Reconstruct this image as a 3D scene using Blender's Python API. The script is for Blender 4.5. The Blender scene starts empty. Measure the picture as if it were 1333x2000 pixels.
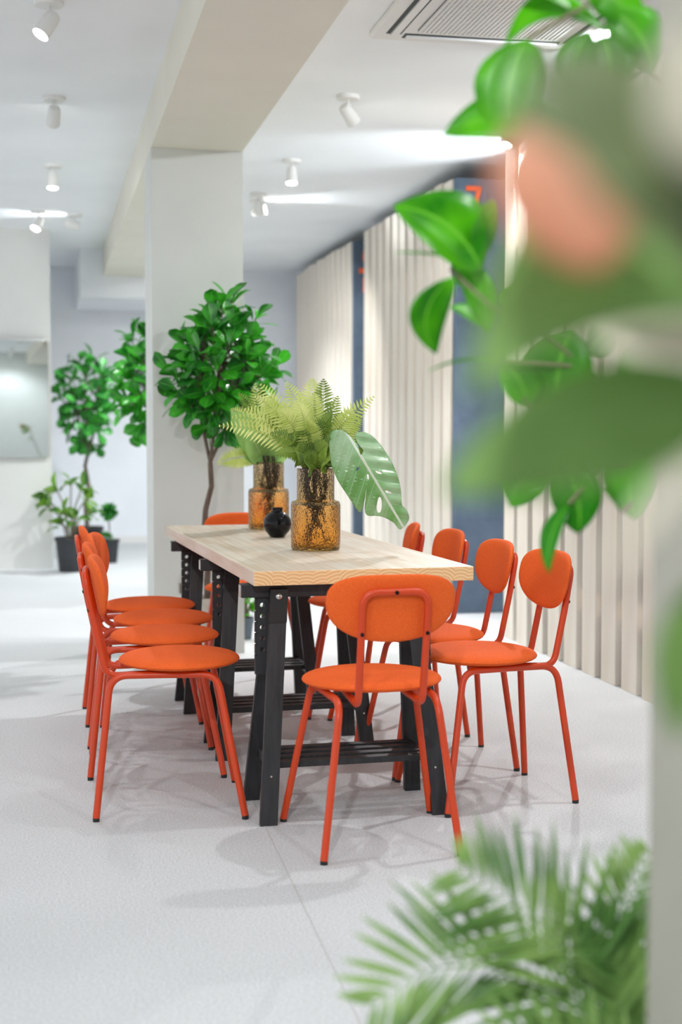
import bpy, bmesh, math, random
from mathutils import Vector, Matrix
PI = math.pi
random.seed(7)
S = bpy.context.scene
COL = S.collection

# ------------------------------------------------------------------ camera
cd = bpy.data.cameras.new('camera'); cam = bpy.data.objects.new('camera', cd); COL.objects.link(cam)
cd.sensor_fit = 'VERTICAL'; cd.sensor_height = 36; cd.sensor_width = 24; cd.lens = 50.0
cam.location = (0, 0, 1.173); cam.rotation_euler = (PI / 2 - 0.05645, 0, 0)
cd.clip_start = 0.05
cd.dof.use_dof = True; cd.dof.focus_distance = 4.7; cd.dof.aperture_fstop = 2.2
S.camera = cam
# ------------------------------------------------------------------ world and exposure
w = bpy.data.worlds.new('world'); S.world = w; w.use_nodes = True
w.node_tree.nodes['Background'].inputs[0].default_value = (0.92, 0.96, 1.0, 1)
w.node_tree.nodes['Background'].inputs[1].default_value = .62
S.view_settings.view_transform = 'Standard'; S.view_settings.look = 'None'
S.view_settings.exposure = 0.92; S.view_settings.gamma = 1.0; S.view_settings.use_curve_mapping = False
try:
    S.cycles.max_bounces = 10; S.cycles.diffuse_bounces = 5; S.cycles.transmission_bounces = 8
    S.cycles.caustics_refractive = False; S.cycles.caustics_reflective = False
    S.cycles.sample_clamp_indirect = 6
except Exception: pass
G = 0.205                                    # the room's grid is turned against the camera
CG, SG = math.cos(G), math.sin(G)
def gw(u, v, z=0): return Vector((u * CG - v * SG, u * SG + v * CG, z))
CEIL = 2.88
def area(name, loc, rot, sx, sy, power, col):
    l = bpy.data.lights.new(name, 'AREA'); l.shape = 'RECTANGLE'; l.size = sx; l.size_y = sy; l.energy = power; l.color = col
    o = bpy.data.objects.new(name, l); COL.objects.link(o); o.location = loc; o.rotation_euler = rot; return o
WINDOW_POWER = 0.0
SPOT_POWER = 41.0
MID_LEAVES = [((0.225, 2.3, 1.43), (0.085, 2.3, 1.534), 0.134, 0.25, 0.15, 0), ((0.214, 2.32, 1.452), (0.25, 2.35, 1.55), 0.058, 0.5, 0.1, 0), ((0.194, 2.28, 1.445), (0.083, 2.28, 1.457), 0.026, 0.9, 0.2, 0), ((0.176, 2.26, 1.417), (0.152, 2.29, 1.297), 0.068, -0.3, 0.28, 0), ((0.199, 2.34, 1.455), (0.237, 2.34, 1.334), 0.051, 0.3, 0.1, 0), ((0.254, 2.3, 1.287), (0.139, 2.3, 1.269), 0.03, 0.8, 0.15, 0), ((0.274, 2.3, 1.364), (0.277, 2.3, 1.412), 0.048, 0.1, 0.1, 0), ((0.3, 2.3, 1.217), (0.265, 2.32, 1.282), 0.077, 0.2, 0.1, 0), ((0.373, 2.3, 1.332), (0.359, 2.33, 1.18), 0.117, 0.2, 0.1, 0), ((0.505, 2.3, 1.307), (0.463, 2.3, 1.241), 0.066, 0.2, 0.1, 0), ((0.346, 2.3, 1.167), (0.305, 2.3, 1.122), 0.07, 0.3, 0.1, 0), ((0.33, 2.3, 1.114), (0.275, 2.3, 1.051), 0.091, 0.3, 0.15, 0), ((0.359, 2.3, 1.122), (0.385, 2.3, 1.008), 0.083, 0.2, 0.1, 0), ((0.366, 2.28, 1.057), (0.335, 2.28, 0.945), 0.039, 0.5, 0.1, 0), ((0.487, 2.3, 1.151), (0.474, 2.3, 1.031), 0.083, 0.2, 0.1, 0), ((0.455, 2.3, 1.043), (0.424, 2.3, 1.08), 0.026, 0.5, 0.1, 0), ((0.407, 2.2, 1.781), (0.248, 2.2, 1.757), 0.067, 0.3, 0.4, 0), ((0.376, 2.2, 1.781), (0.354, 2.2, 1.682), 0.059, 0.2, 0.1, 0), ((0.283, 2.2, 1.77), (0.261, 2.2, 1.605), 0.105, 0.1, 0.1, 0), ((0.407, 2.2, 1.812), (0.474, 2.2, 1.72), 0.076, 0.3, 0.15, 0), ((0.392, 2.2, 1.804), (0.426, 2.2, 1.873), 0.067, 0.3, 0.1, 0), ((0.346, 2.2, 1.636), (0.156, 2.2, 1.626), 0.09, 0.15, 0.1, 0), ((0.376, 2.2, 1.85), (0.454, 2.2, 1.781), 0.067, 0.2, 0.1, 0), ((0.353, 2.2, 1.812), (0.228, 2.2, 1.85), 0.048, 0.5, 0.1, 0), ((0.4, 2.2, 1.774), (0.405, 2.2, 1.682), 0.086, 0.2, 0.1, 0), ((0.197, 2.36, 1.411), (0.188, 2.36, 1.487), 0.061, 0.4, 0.1, 0), ((0.239, 2.36, 1.344), (0.18, 2.36, 1.378), 0.051, 0.5, 0.1, 0), ((0.398, 2.3, 1.299), (0.439, 2.3, 1.34), 0.06, 0.4, 0.1, 0)]
MID_BRANCHES = [[(0.599, 2.3, 1.665), (0.471, 2.24, 1.738), (0.388, 2.2, 1.827), (0.352, 2.2, 1.858)], [(0.705, 2.35, 1.125), (0.453, 2.3, 1.233), (0.345, 2.3, 1.314), (0.241, 2.3, 1.373), (0.175, 2.3, 1.434)], [(0.494, 2.32, 1.217), (0.382, 2.3, 1.281), (0.242, 2.3, 1.281)], [(0.621, 2.35, 1.057), (0.35, 2.3, 1.167), (0.292, 2.3, 1.229)], [(0.705, 2.35, 1.1), (0.454, 2.3, 1.114), (0.317, 2.3, 1.114)], [(0.425, 2.3, 1.114), (0.366, 2.28, 1.057)], [(0.471, 2.24, 1.738), (0.346, 2.2, 1.636)], [(0.388, 2.2, 1.827), (0.283, 2.2, 1.77)], [(0.524, 2.3, 1.114), (0.455, 2.3, 1.043)]]
NEAR_LEAVES = [((0.187, 0.6, 1.23), (0.054, 0.6, 1.188), 0.073, 0.0, 0.3, 0), ((0.188, 0.66, 1.186), (0.046, 0.66, 1.145), 0.057, 0.0, 0.06, 0), ((0.134, 0.46, 1.229), (0.064, 0.46, 1.292), 0.041, 0.0, -0.04, 1), ((0.113, 0.5, 1.269), (0.057, 0.5, 1.283), 0.022, 0.1, 0.0, 1), ((0.108, 0.46, 1.271), (0.052, 0.46, 1.286), 0.025, 0.0, 0.08, 1), ((0.121, 0.44, 1.25), (0.103, 0.44, 1.295), 0.041, 0.0, 0.0, 2), ((0.203, 0.7, 1.259), (0.131, 0.7, 1.259), 0.03, 0.0, 0.0, 2), ((0.205, 0.74, 1.221), (0.123, 0.74, 1.224), 0.029, 0.3, -0.1, 2), ((0.139, 0.5, 1.17), (0.091, 0.5, 1.116), 0.011, 0.4, 0.05, 2), ((0.186, 0.72, 1.101), (0.174, 0.72, 1.014), 0.026, 0.0, 0.1, 0)]
SALMON_LEAF = [((0.078, 0.56, 1.298), (0.1, 0.56, 1.235), 0.067, 0.0, -0.05, 3)]
NEAR_BRANCHES = [[(0.212, 0.66, 1.159), (0.166, 0.6, 1.221), (0.15, 0.55, 1.26), (0.127, 0.5, 1.287)], [(0.166, 0.6, 1.221), (0.126, 0.56, 1.257), (0.066, 0.58, 1.298)]]
PALM_FRONDS = [[(0.474, 1.93, 0.133), (0.367, 1.9, 0.322), (0.317, 1.88, 0.471), (0.248, 1.86, 0.539), (0.161, 1.84, 0.597)], [(0.494, 1.98, 0.106), (0.368, 1.93, 0.345), (0.244, 1.88, 0.458), (0.11, 1.84, 0.467), (0.046, 1.82, 0.427)], [(0.481, 1.93, 0.133), (0.39, 1.93, 0.353), (0.378, 1.93, 0.483), (0.42, 1.93, 0.591)], [(0.476, 1.88, 0.16), (0.408, 1.88, 0.338), (0.393, 1.88, 0.444), (0.34, 1.88, 0.515)], [(0.501, 1.98, 0.106), (0.454, 1.98, 0.331), (0.446, 1.98, 0.443), (0.481, 1.98, 0.517)], [(0.444, 1.78, 0.214), (0.351, 1.78, 0.315), (0.271, 1.78, 0.396), (0.19, 1.76, 0.385)]]
LAMPS = [(-1.162, 5.753, 2.88), (-1.47, 7.381, 2.88), (-1.849, 9.227, 2.88), (-2.346, 11.134, 2.88), (0.035, 7.348, 2.88), (-0.311, 9.055, 2.88), (-0.594, 10.327, 2.88)]
FERNS_NEAR = [((-0.088, 5.03, 1.025), (-0.425, 5.0, 1.193)), ((-0.088, 5.03, 1.025), (-0.285, 5.08, 1.339)), ((-0.088, 5.03, 1.025), (-0.242, 4.93, 1.164)), ((-0.088, 5.03, 1.025), (-0.195, 5.11, 1.347)), ((-0.088, 5.03, 1.025), (-0.063, 5.13, 1.359)), ((-0.088, 5.03, 1.025), (0.115, 5.06, 1.295)), ((-0.088, 5.03, 1.025), (0.042, 4.98, 1.25)), ((-0.088, 5.03, 1.025), (-0.145, 4.95, 1.306)), ((-0.088, 5.03, 1.025), (-0.341, 5.09, 1.251)), ((-0.088, 5.03, 1.025), (-0.029, 4.93, 1.231)), ((-0.088, 5.03, 1.025), (-0.117, 4.91, 1.214)), ((-0.088, 5.03, 1.025), (-0.192, 5.03, 1.251)), ((-0.088, 5.03, 1.025), (-0.223, 4.89, 1.09)), ((-0.088, 5.03, 1.025), (0.024, 4.93, 1.161)), ((-0.088, 5.03, 1.025), (0.126, 5.11, 1.127)), ((-0.088, 5.03, 1.025), (-0.093, 5.03, 1.305)), ((-0.088, 5.03, 1.025), (-0.047, 4.91, 1.125)), ((-0.088, 5.03, 1.025), (-0.161, 4.89, 1.161)), ((-0.088, 5.03, 1.025), (-0.189, 4.93, 1.099)), ((-0.088, 5.03, 1.025), (-0.121, 4.9, 1.064)), ((-0.088, 5.03, 1.025), (-0.047, 4.9, 1.067)), ((-0.088, 5.03, 1.025), (0.01, 4.93, 1.108)), ((-0.088, 5.03, 1.025), (-0.299, 5.0, 1.295)), ((-0.088, 5.03, 1.025), (-0.215, 4.93, 1.249)), ((-0.088, 5.03, 1.025), (-0.012, 5.05, 1.296)), ((-0.088, 5.03, 1.025), (-0.142, 4.87, 1.266)), ((-0.088, 5.03, 1.025), (-0.085, 5.11, 1.27)), ((-0.088, 5.03, 1.025), (0.07, 5.09, 1.224)), ((-0.088, 5.03, 1.025), (-0.382, 5.03, 1.224)), ((-0.088, 5.03, 1.025), (-0.266, 5.06, 1.233)), ((-0.088, 5.03, 1.025), (-0.104, 5.15, 1.363)), ((-0.088, 5.03, 1.025), (-0.156, 4.89, 1.108))]
FERNS_FAR = [((-0.311, 6.185, 1.02), (-0.531, 6.185, 1.035)), ((-0.311, 6.185, 1.02), (-0.474, 6.235, 1.269)), ((-0.311, 6.185, 1.02), (-0.371, 6.215, 1.376)), ((-0.311, 6.185, 1.02), (-0.308, 6.285, 1.337)), ((-0.311, 6.185, 1.02), (-0.433, 6.135, 1.333)), ((-0.311, 6.185, 1.02), (-0.239, 6.245, 1.292)), ((-0.311, 6.185, 1.02), (-0.268, 6.135, 1.18)), ((-0.311, 6.185, 1.02), (-0.161, 6.285, 1.27))]
MONSTERA = [(-0.038, 4.86, 1.164), (-0.029, 4.86, 1.174), (-0.017, 4.86, 1.179), (0.006, 4.86, 1.177), (0.03, 4.86, 1.158), (0.046, 4.86, 1.141), (0.059, 4.86, 1.123), (0.067, 4.86, 1.093), (0.076, 4.86, 1.111), (0.056, 4.86, 1.134), (0.049, 4.86, 1.165), (0.062, 4.86, 1.171), (0.083, 4.86, 1.17), (0.115, 4.86, 1.152), (0.148, 4.86, 1.111), (0.177, 4.86, 1.064), (0.198, 4.86, 1.01), (0.207, 4.86, 0.963), (0.21, 4.86, 0.922), (0.225, 4.86, 0.904), (0.235, 4.86, 0.883), (0.231, 4.86, 0.862), (0.205, 4.86, 0.835), (0.184, 4.86, 0.857), (0.16, 4.86, 0.873), (0.131, 4.86, 0.883), (0.089, 4.86, 0.886), (0.083, 4.86, 0.922), (0.087, 4.86, 0.981), (0.081, 4.86, 0.939), (0.073, 4.86, 0.907), (0.061, 4.86, 0.897), (0.024, 4.86, 0.951), (-0.011, 4.86, 1.005), (-0.032, 4.86, 1.058), (-0.04, 4.86, 1.117)]
MONSTERA_HOLES = [[(0.129, 4.86, 0.948), (0.138, 4.86, 0.945), (0.141, 4.86, 0.922), (0.136, 4.86, 0.898), (0.127, 4.86, 0.896), (0.122, 4.86, 0.916)], [(0.089, 4.86, 1.027), (0.095, 4.86, 1.025), (0.095, 4.86, 1.01), (0.09, 4.86, 1.013)], [(0.056, 4.86, 1.051), (0.063, 4.86, 1.049), (0.055, 4.86, 1.039), (0.051, 4.86, 1.04)], [(0.151, 4.86, 0.972), (0.169, 4.86, 0.968), (0.173, 4.86, 0.96), (0.157, 4.86, 0.962)], [(0.118, 4.86, 1.04), (0.136, 4.86, 1.034), (0.139, 4.86, 1.028), (0.122, 4.86, 1.032)]]
MONSTERA_RIB = ((0.068, 4.86, 1.09), (0.213, 4.86, 0.848))

# ------------------------------------------------------------------ materials
def mat(name, col, rough=.6, metal=0, spec=None):
    m = bpy.data.materials.new(name); m.use_nodes = True
    b = m.node_tree.nodes['Principled BSDF']
    b.inputs['Base Color'].default_value = (*col, 1); b.inputs['Roughness'].default_value = rough; b.inputs['Metallic'].default_value = metal
    if spec is not None: b.inputs['Specular IOR Level'].default_value = spec
    return m
def N(m, t, **k):
    n = m.node_tree.nodes.new(t)
    for a, v in k.items():
        if a in n.inputs: n.inputs[a].default_value = v
        else: setattr(n, a, v)
    return n
def L(m, a, b): m.node_tree.links.new(a, b)
def bsdf(m): return m.node_tree.nodes['Principled BSDF']
def noise_mat(name, c1, c2, scale, rough=.7, bump=.0, detail=4, stretch=None, bscale=None, spec=None, dist=.005):
    m = mat(name, c1, rough, spec=spec); b = bsdf(m)
    tc = N(m, 'ShaderNodeTexCoord'); mp = N(m, 'ShaderNodeMapping'); L(m, tc.outputs['Object'], mp.inputs[0])
    if stretch: mp.inputs['Scale'].default_value = stretch
    n = N(m, 'ShaderNodeTexNoise', Scale=scale, Detail=detail); L(m, mp.outputs[0], n.inputs['Vector'])
    r = N(m, 'ShaderNodeValToRGB'); r.color_ramp.elements[0].position = .3; r.color_ramp.elements[1].position = .7
    r.color_ramp.elements[0].color = (*c1, 1); r.color_ramp.elements[1].color = (*c2, 1)
    L(m, n.outputs['Fac'], r.inputs[0]); L(m, r.outputs[0], b.inputs['Base Color'])
    if bump:
        n2 = N(m, 'ShaderNodeTexNoise', Scale=bscale or scale, Detail=3.0); L(m, mp.outputs[0], n2.inputs['Vector'])
        bp = N(m, 'ShaderNodeBump', Strength=bump, Distance=dist); L(m, n2.outputs['Fac'], bp.inputs['Height']); L(m, bp.outputs[0], b.inputs['Normal'])
    return m
def lin(r, g, b):
    f = lambda c: (c / 255 / 12.92) if c / 255 <= .04045 else ((c / 255 + .055) / 1.055) ** 2.4
    return (f(r), f(g), f(b))
M = {}
M['wall'] = noise_mat('wall paint', lin(226, 226, 222), lin(231, 231, 227), 3, .85, .05, bscale=120)
M['far_wall'] = noise_mat('far wall paint', lin(234, 237, 242), lin(240, 243, 247), 3, .85)
M['pillar'] = noise_mat('pillar paint', lin(214, 215, 210), lin(220, 221, 216), 3, .8, .05, bscale=120)
M['ceiling'] = noise_mat('ceiling paint', lin(240, 242, 244), lin(245, 247, 249), 2, .8)
M['beam'] = noise_mat('beam paint', lin(226, 222, 208), lin(232, 228, 214), 2, .8)
M['rear'] = noise_mat('grey green paint', lin(196, 200, 195), lin(202, 206, 201), 3, .85)
M['greige'] = noise_mat('greige wall paint', lin(152, 150, 138), lin(160, 158, 146), 5, .8, .1, bscale=200)
def carpet():
    m = mat('light grey carpet', (.7, .7, .7), .95, spec=.2); b = bsdf(m)
    tc = N(m, 'ShaderNodeTexCoord')
    n1 = N(m, 'ShaderNodeTexNoise', Scale=160.0, Detail=5.0, Roughness=.75); n2 = N(m, 'ShaderNodeTexNoise', Scale=1.3, Detail=3.0)
    n3 = N(m, 'ShaderNodeTexNoise', Scale=420.0, Detail=2.0)
    for n in (n1, n2, n3): L(m, tc.outputs['Object'], n.inputs['Vector'])
    r = N(m, 'ShaderNodeValToRGB'); r.color_ramp.elements[0].position = .34; r.color_ramp.elements[1].position = .66
    r.color_ramp.elements[0].color = (*lin(188, 189, 188), 1); r.color_ramp.elements[1].color = (*lin(236, 238, 240), 1)
    L(m, n1.outputs['Fac'], r.inputs[0])
    r2 = N(m, 'ShaderNodeValToRGB'); r2.color_ramp.elements[0].position = .3; r2.color_ramp.elements[1].position = .7
    r2.color_ramp.elements[0].color = (.93, .93, .93, 1); r2.color_ramp.elements[1].color = (1, 1, 1, 1); L(m, n2.outputs['Fac'], r2.inputs[0])
    mx = N(m, 'ShaderNodeMix', data_type='RGBA', blend_type='MULTIPLY'); mx.inputs['Factor'].default_value = 1
    L(m, r.outputs[0], mx.inputs[6]); L(m, r2.outputs[0], mx.inputs[7]); L(m, mx.outputs[2], b.inputs['Base Color'])
    bp = N(m, 'ShaderNodeBump', Strength=.5, Distance=.004); L(m, n3.outputs['Fac'], bp.inputs['Height']); L(m, bp.outputs[0], b.inputs['Normal'])
    return m
M['carpet'] = carpet()
M['seam'] = mat('carpet seam', lin(192, 192, 190), .95)
M['fabric'] = noise_mat('orange woven upholstery', lin(226, 90, 32), lin(238, 106, 44), 260, .85, .5, bscale=420, spec=.25, dist=.002)
M['orange'] = mat('orange powder coated steel', lin(204, 62, 12), .38)
M['screw'] = mat('black screw', (.02, .018, .015), .3, .8)
M['foot'] = mat('black plastic glide', (.012, .012, .012), .5)
M['black_wood'] = noise_mat('black stained wood', lin(26, 26, 28), lin(44, 44, 46), 60, .5, .15, stretch=(1, 1, .06), bscale=90)
M['black_metal'] = mat('black bracket', lin(17, 17, 18), .45)
M['steel'] = mat('steel', (.55, .53, .5), .25, 1)
M['black_pot'] = mat('black plastic pot', lin(46, 48, 52), .55)
M['grey_pot'] = mat('grey pot', lin(96, 108, 120), .6)
M['beige_pot'] = noise_mat('beige pot', lin(200, 196, 182), lin(214, 210, 198), 40, .8, .2)
M['soil'] = noise_mat('soil', (.03, .02, .012), (.07, .05, .03), 60, .95, .5)
M['bark'] = noise_mat('bark', lin(84, 70, 60), lin(120, 104, 92), 40, .8, .4, stretch=(1, 1, .3))
M['twig'] = mat('grey green twig', lin(126, 118, 92), .6)
M['stalk'] = mat('dark stalk', lin(52, 38, 18), .6)
M['white_plastic'] = mat('white lacquer', lin(232, 231, 228), .4)
M['pine'] = noise_mat('pale pine', lin(222, 210, 194), lin(238, 230, 219), 7, .6, .1, stretch=(1, 1, .12), bscale=60)
M['panel'] = noise_mat('blue grey panel', lin(76, 92, 110), lin(98, 114, 132), 5, .75, .3, bscale=60)
M['paint'] = mat('orange painted lettering', lin(250, 104, 52), .6)
M['mirror'] = mat('mirror glass', (.86, .88, .86), .01, 1)
M['socket'] = mat('grey socket', lin(120, 112, 96), .5)
M['black_glaze'] = mat('black glaze', (.003, .003, .004), .05, spec=.3)
M['charcoal'] = mat('charcoal', lin(60, 62, 64), .6)
def emis(name, col, s):
    m = bpy.data.materials.new(name); m.use_nodes = True; nt = m.node_tree; nt.nodes.clear()
    o = nt.nodes.new('ShaderNodeOutputMaterial'); e = nt.nodes.new('ShaderNodeEmission'); e.inputs[0].default_value = (*col, 1); e.inputs[1].default_value = s
    nt.links.new(e.outputs[0], o.inputs[0]); return m
M['lamp_glow'] = emis('lamp glow', (1, .98, .94), 30)
def leaf_mat(name, c1, c2, rib, rough=.35, trans=.3, veins=7.0, ribw=.03, tcol=None):
    m = mat(name, c1, rough); b = bsdf(m); nt = m.node_tree
    uv = N(m, 'ShaderNodeUVMap'); sx = N(m, 'ShaderNodeSeparateXYZ'); L(m, uv.outputs[0], sx.inputs[0])
    # u across the blade (0..1, rib at .5), v along it
    a = N(m, 'ShaderNodeMath', operation='SUBTRACT'); a.inputs[1].default_value = .5; L(m, sx.outputs[0], a.inputs[0])
    ab = N(m, 'ShaderNodeMath', operation='ABSOLUTE'); L(m, a.outputs[0], ab.inputs[0])
    lt = N(m, 'ShaderNodeMath', operation='LESS_THAN'); lt.inputs[1].default_value = ribw; L(m, ab.outputs[0], lt.inputs[0])
    # side veins: sin((v - |u| * k) * n)
    k = N(m, 'ShaderNodeMath', operation='MULTIPLY_ADD'); k.inputs[1].default_value = -.7; L(m, ab.outputs[0], k.inputs[0]); L(m, sx.outputs[1], k.inputs[2])
    f = N(m, 'ShaderNodeMath', operation='MULTIPLY'); f.inputs[1].default_value = veins; L(m, k.outputs[0], f.inputs[0])
    fr = N(m, 'ShaderNodeMath', operation='FRACT'); L(m, f.outputs[0], fr.inputs[0])
    vl = N(m, 'ShaderNodeMath', operation='LESS_THAN'); vl.inputs[1].default_value = .1; L(m, fr.outputs[0], vl.inputs[0])
    vm = N(m, 'ShaderNodeMath', operation='MULTIPLY'); vm.inputs[1].default_value = .2; L(m, vl.outputs[0], vm.inputs[0])
    mxm = N(m, 'ShaderNodeMath', operation='MAXIMUM'); L(m, lt.outputs[0], mxm.inputs[0]); L(m, vm.outputs[0], mxm.inputs[1])
    tc = N(m, 'ShaderNodeTexCoord'); n = N(m, 'ShaderNodeTexNoise', Scale=9.0, Detail=2.0); L(m, tc.outputs['Object'], n.inputs['Vector'])
    r = N(m, 'ShaderNodeValToRGB'); r.color_ramp.elements[0].position = .38; r.color_ramp.elements[1].position = .62
    r.color_ramp.elements[0].color = (*c1, 1); r.color_ramp.elements[1].color = (*c2, 1); L(m, n.outputs['Fac'], r.inputs[0])
    mx = N(m, 'ShaderNodeMix', data_type='RGBA'); L(m, mxm.outputs[0], mx.inputs[0]); L(m, r.outputs[0], mx.inputs[6]); mx.inputs[7].default_value = (*rib, 1)
    L(m, mx.outputs[2], b.inputs['Base Color'])
    tr = nt.nodes.new('ShaderNodeBsdfTranslucent'); L(m, mx.outputs[2], tr.inputs[0])
    ms = nt.nodes.new('ShaderNodeMixShader'); ms.inputs[0].default_value = trans
    out = nt.nodes['Material Output']; L(m, b.outputs[0], ms.inputs[1]); L(m, tr.outputs[0], ms.inputs[2]); L(m, ms.outputs[0], out.inputs[0])
    return m
M['ficus'] = leaf_mat('ficus leaf', lin(26, 104, 30), lin(66, 176, 40), lin(96, 186, 70), .3, .3)
M['ficus_far'] = leaf_mat('ficus leaf far', lin(24, 100, 34), lin(58, 160, 50), lin(110, 180, 90), .4, .3)
M['bright'] = leaf_mat('bright ficus leaf', lin(44, 150, 6), lin(104, 206, 14), lin(130, 214, 60), .35, .45)
M['near'] = leaf_mat('olive green leaf', lin(142, 182, 98), lin(166, 208, 122), lin(170, 206, 130), .5, .4)
M['shaded_leaf'] = leaf_mat('shaded olive leaf', lin(124, 140, 92), lin(142, 156, 108), lin(150, 160, 116), .5, .25)  # darker copy of the foreground leaf, shade put into its colour
M['lit_leaf_and_rib'] = leaf_mat('lit pale leaf and rib', lin(222, 216, 194), lin(232, 226, 206), lin(232, 226, 208), .5, .3)  # lit, shining leaf sides put into the colour; also the pale monstera rib
M['salmon'] = leaf_mat('salmon leaf', lin(255, 206, 176), lin(255, 186, 146), lin(255, 208, 180), .5, .5)
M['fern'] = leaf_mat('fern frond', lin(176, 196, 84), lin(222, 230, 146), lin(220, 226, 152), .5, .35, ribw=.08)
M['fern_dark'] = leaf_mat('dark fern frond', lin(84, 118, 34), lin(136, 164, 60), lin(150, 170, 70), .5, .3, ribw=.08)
M['palm'] = leaf_mat('palm leaflet', lin(72, 116, 50), lin(140, 174, 96), lin(140, 174, 104), .4, .35, ribw=.04)
M['monstera'] = leaf_mat('monstera leaf', lin(112, 166, 90), lin(168, 200, 158), lin(214, 226, 208), .25, .2, veins=6.0, ribw=.018)
M['variegated'] = leaf_mat('variegated leaf', lin(36, 104, 40), lin(130, 180, 60), lin(200, 220, 120), .4, .3)
def glass():
    m = mat('amber bubble glass', (.98, .74, .40), .03); b = bsdf(m)
    b.inputs['Transmission Weight'].default_value = 1; b.inputs['IOR'].default_value = 1.3
    tc = N(m, 'ShaderNodeTexCoord'); v = N(m, 'ShaderNodeTexVoronoi', Scale=150.0); L(m, tc.outputs['Object'], v.inputs['Vector'])
    sx = N(m, 'ShaderNodeSeparateXYZ'); L(m, tc.outputs['Object'], sx.inputs[0])
    r = N(m, 'ShaderNodeValToRGB'); e = r.color_ramp.elements
    mp = N(m, 'ShaderNodeMapRange'); mp.inputs[1].default_value = 0; mp.inputs[2].default_value = .3; L(m, sx.outputs[2], mp.inputs[0]); L(m, mp.outputs[0], r.inputs[0])
    e[0].position = 0; e[0].color = (.985, .62, .17, 1); e[1].position = .9; e[1].color = (.99, .84, .62, 1)
    L(m, r.outputs[0], b.inputs['Base Color'])
    bp = N(m, 'ShaderNodeBump', Strength=.65, Distance=.003); L(m, v.outputs['Distance'], bp.inputs['Height']); L(m, bp.outputs[0], b.inputs['Normal'])
    return m
M['glass'] = glass()
def tabletop_mat(end):
    m = mat('pine end grain' if end else 'pine butcher block', (.7, .5, .3), .42); b = bsdf(m)
    tc = N(m, 'ShaderNodeTexCoord'); mp = N(m, 'ShaderNodeMapping'); L(m, tc.outputs['Object'], mp.inputs[0])
    if not end:
        # staves running the long way (local y): brick texture turned by a quarter
        mp.inputs['Rotation'].default_value = (0, 0, PI / 2)
        br = N(m, 'ShaderNodeTexBrick', Scale=1.0); br.offset = .37; br.offset_frequency = 3; br.squash = 1
        br.inputs['Brick Width'].default_value = .42; br.inputs['Row Height'].default_value = .041; br.inputs['Mortar Size'].default_value = .0006; br.inputs['Bias'].default_value = -.1
        br.inputs['Color1'].default_value = (*lin(220, 203, 183), 1); br.inputs['Color2'].default_value = (*lin(233, 224, 212), 1); br.inputs['Mortar'].default_value = (*lin(196, 156, 112), 1)
        L(m, mp.outputs[0], br.inputs['Vector'])
        n = N(m, 'ShaderNodeTexNoise', Scale=26.0, Detail=5.0); mp2 = N(m, 'ShaderNodeMapping'); mp2.inputs['Scale'].default_value = (3, .1, 1)
        L(m, tc.outputs['Object'], mp2.inputs[0]); L(m, mp2.outputs[0], n.inputs['Vector'])
        r = N(m, 'ShaderNodeValToRGB'); r.color_ramp.elements[0].position = .35; r.color_ramp.elements[1].position = .65
        r.color_ramp.elements[0].color = (.84, .77, .69, 1); r.color_ramp.elements[1].color = (1, 1, 1, 1); L(m, n.outputs['Fac'], r.inputs[0])
        mx = N(m, 'ShaderNodeMix', data_type='RGBA', blend_type='MULTIPLY'); mx.inputs[0].default_value = .8
        L(m, br.outputs['Color'], mx.inputs[6]); L(m, r.outputs[0], mx.inputs[7]); L(m, mx.outputs[2], b.inputs['Base Color'])
    else:
        # each stave's end shows growth rings about a centre of its own
        sx = N(m, 'ShaderNodeSeparateXYZ'); L(m, mp.outputs[0], sx.inputs[0])
        d = N(m, 'ShaderNodeMath', operation='MULTIPLY'); d.inputs[1].default_value = 1 / .041; L(m, sx.outputs[0], d.inputs[0])
        fl = N(m, 'ShaderNodeMath', operation='FLOOR'); L(m, d.outputs[0], fl.inputs[0])
        fc = N(m, 'ShaderNodeMath', operation='FRACT'); L(m, d.outputs[0], fc.inputs[0])
        xs = N(m, 'ShaderNodeMath', operation='MULTIPLY_ADD'); xs.inputs[1].default_value = .041; xs.inputs[2].default_value = -.0455; L(m, fc.outputs[0], xs.inputs[0])
        wn = N(m, 'ShaderNodeTexWhiteNoise', noise_dimensions='1D'); L(m, fl.outputs[0], wn.inputs['W'])
        cx = N(m, 'ShaderNodeCombineXYZ'); L(m, xs.outputs[0], cx.inputs[0]); zz = N(m, 'ShaderNodeMath', operation='ADD'); zz.inputs[1].default_value = .004; L(m, sx.outputs[2], zz.inputs[0]); L(m, zz.outputs[0], cx.inputs[2])
        cv = N(m, 'ShaderNodeVectorMath', operation='MULTIPLY_ADD'); cv.inputs[1].default_value = (.05, 0, .05); L(m, wn.outputs['Color'], cv.inputs[0]); L(m, cx.outputs[0], cv.inputs[2])
        wv = N(m, 'ShaderNodeTexWave', wave_type='RINGS', Scale=30.0, Distortion=.6, Detail=1.0); wv.rings_direction = 'Y'; L(m, cv.outputs[0], wv.inputs['Vector'])
        r = N(m, 'ShaderNodeValToRGB'); r.color_ramp.elements[0].color = (*lin(222, 172, 118), 1); r.color_ramp.elements[1].color = (*lin(240, 204, 154), 1); L(m, wv.outputs['Fac'], r.inputs[0])
        L(m, r.outputs[0], b.inputs['Base Color'])
    return m
M['table_top'] = tabletop_mat(False); M['table_end'] = tabletop_mat(True)

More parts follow.
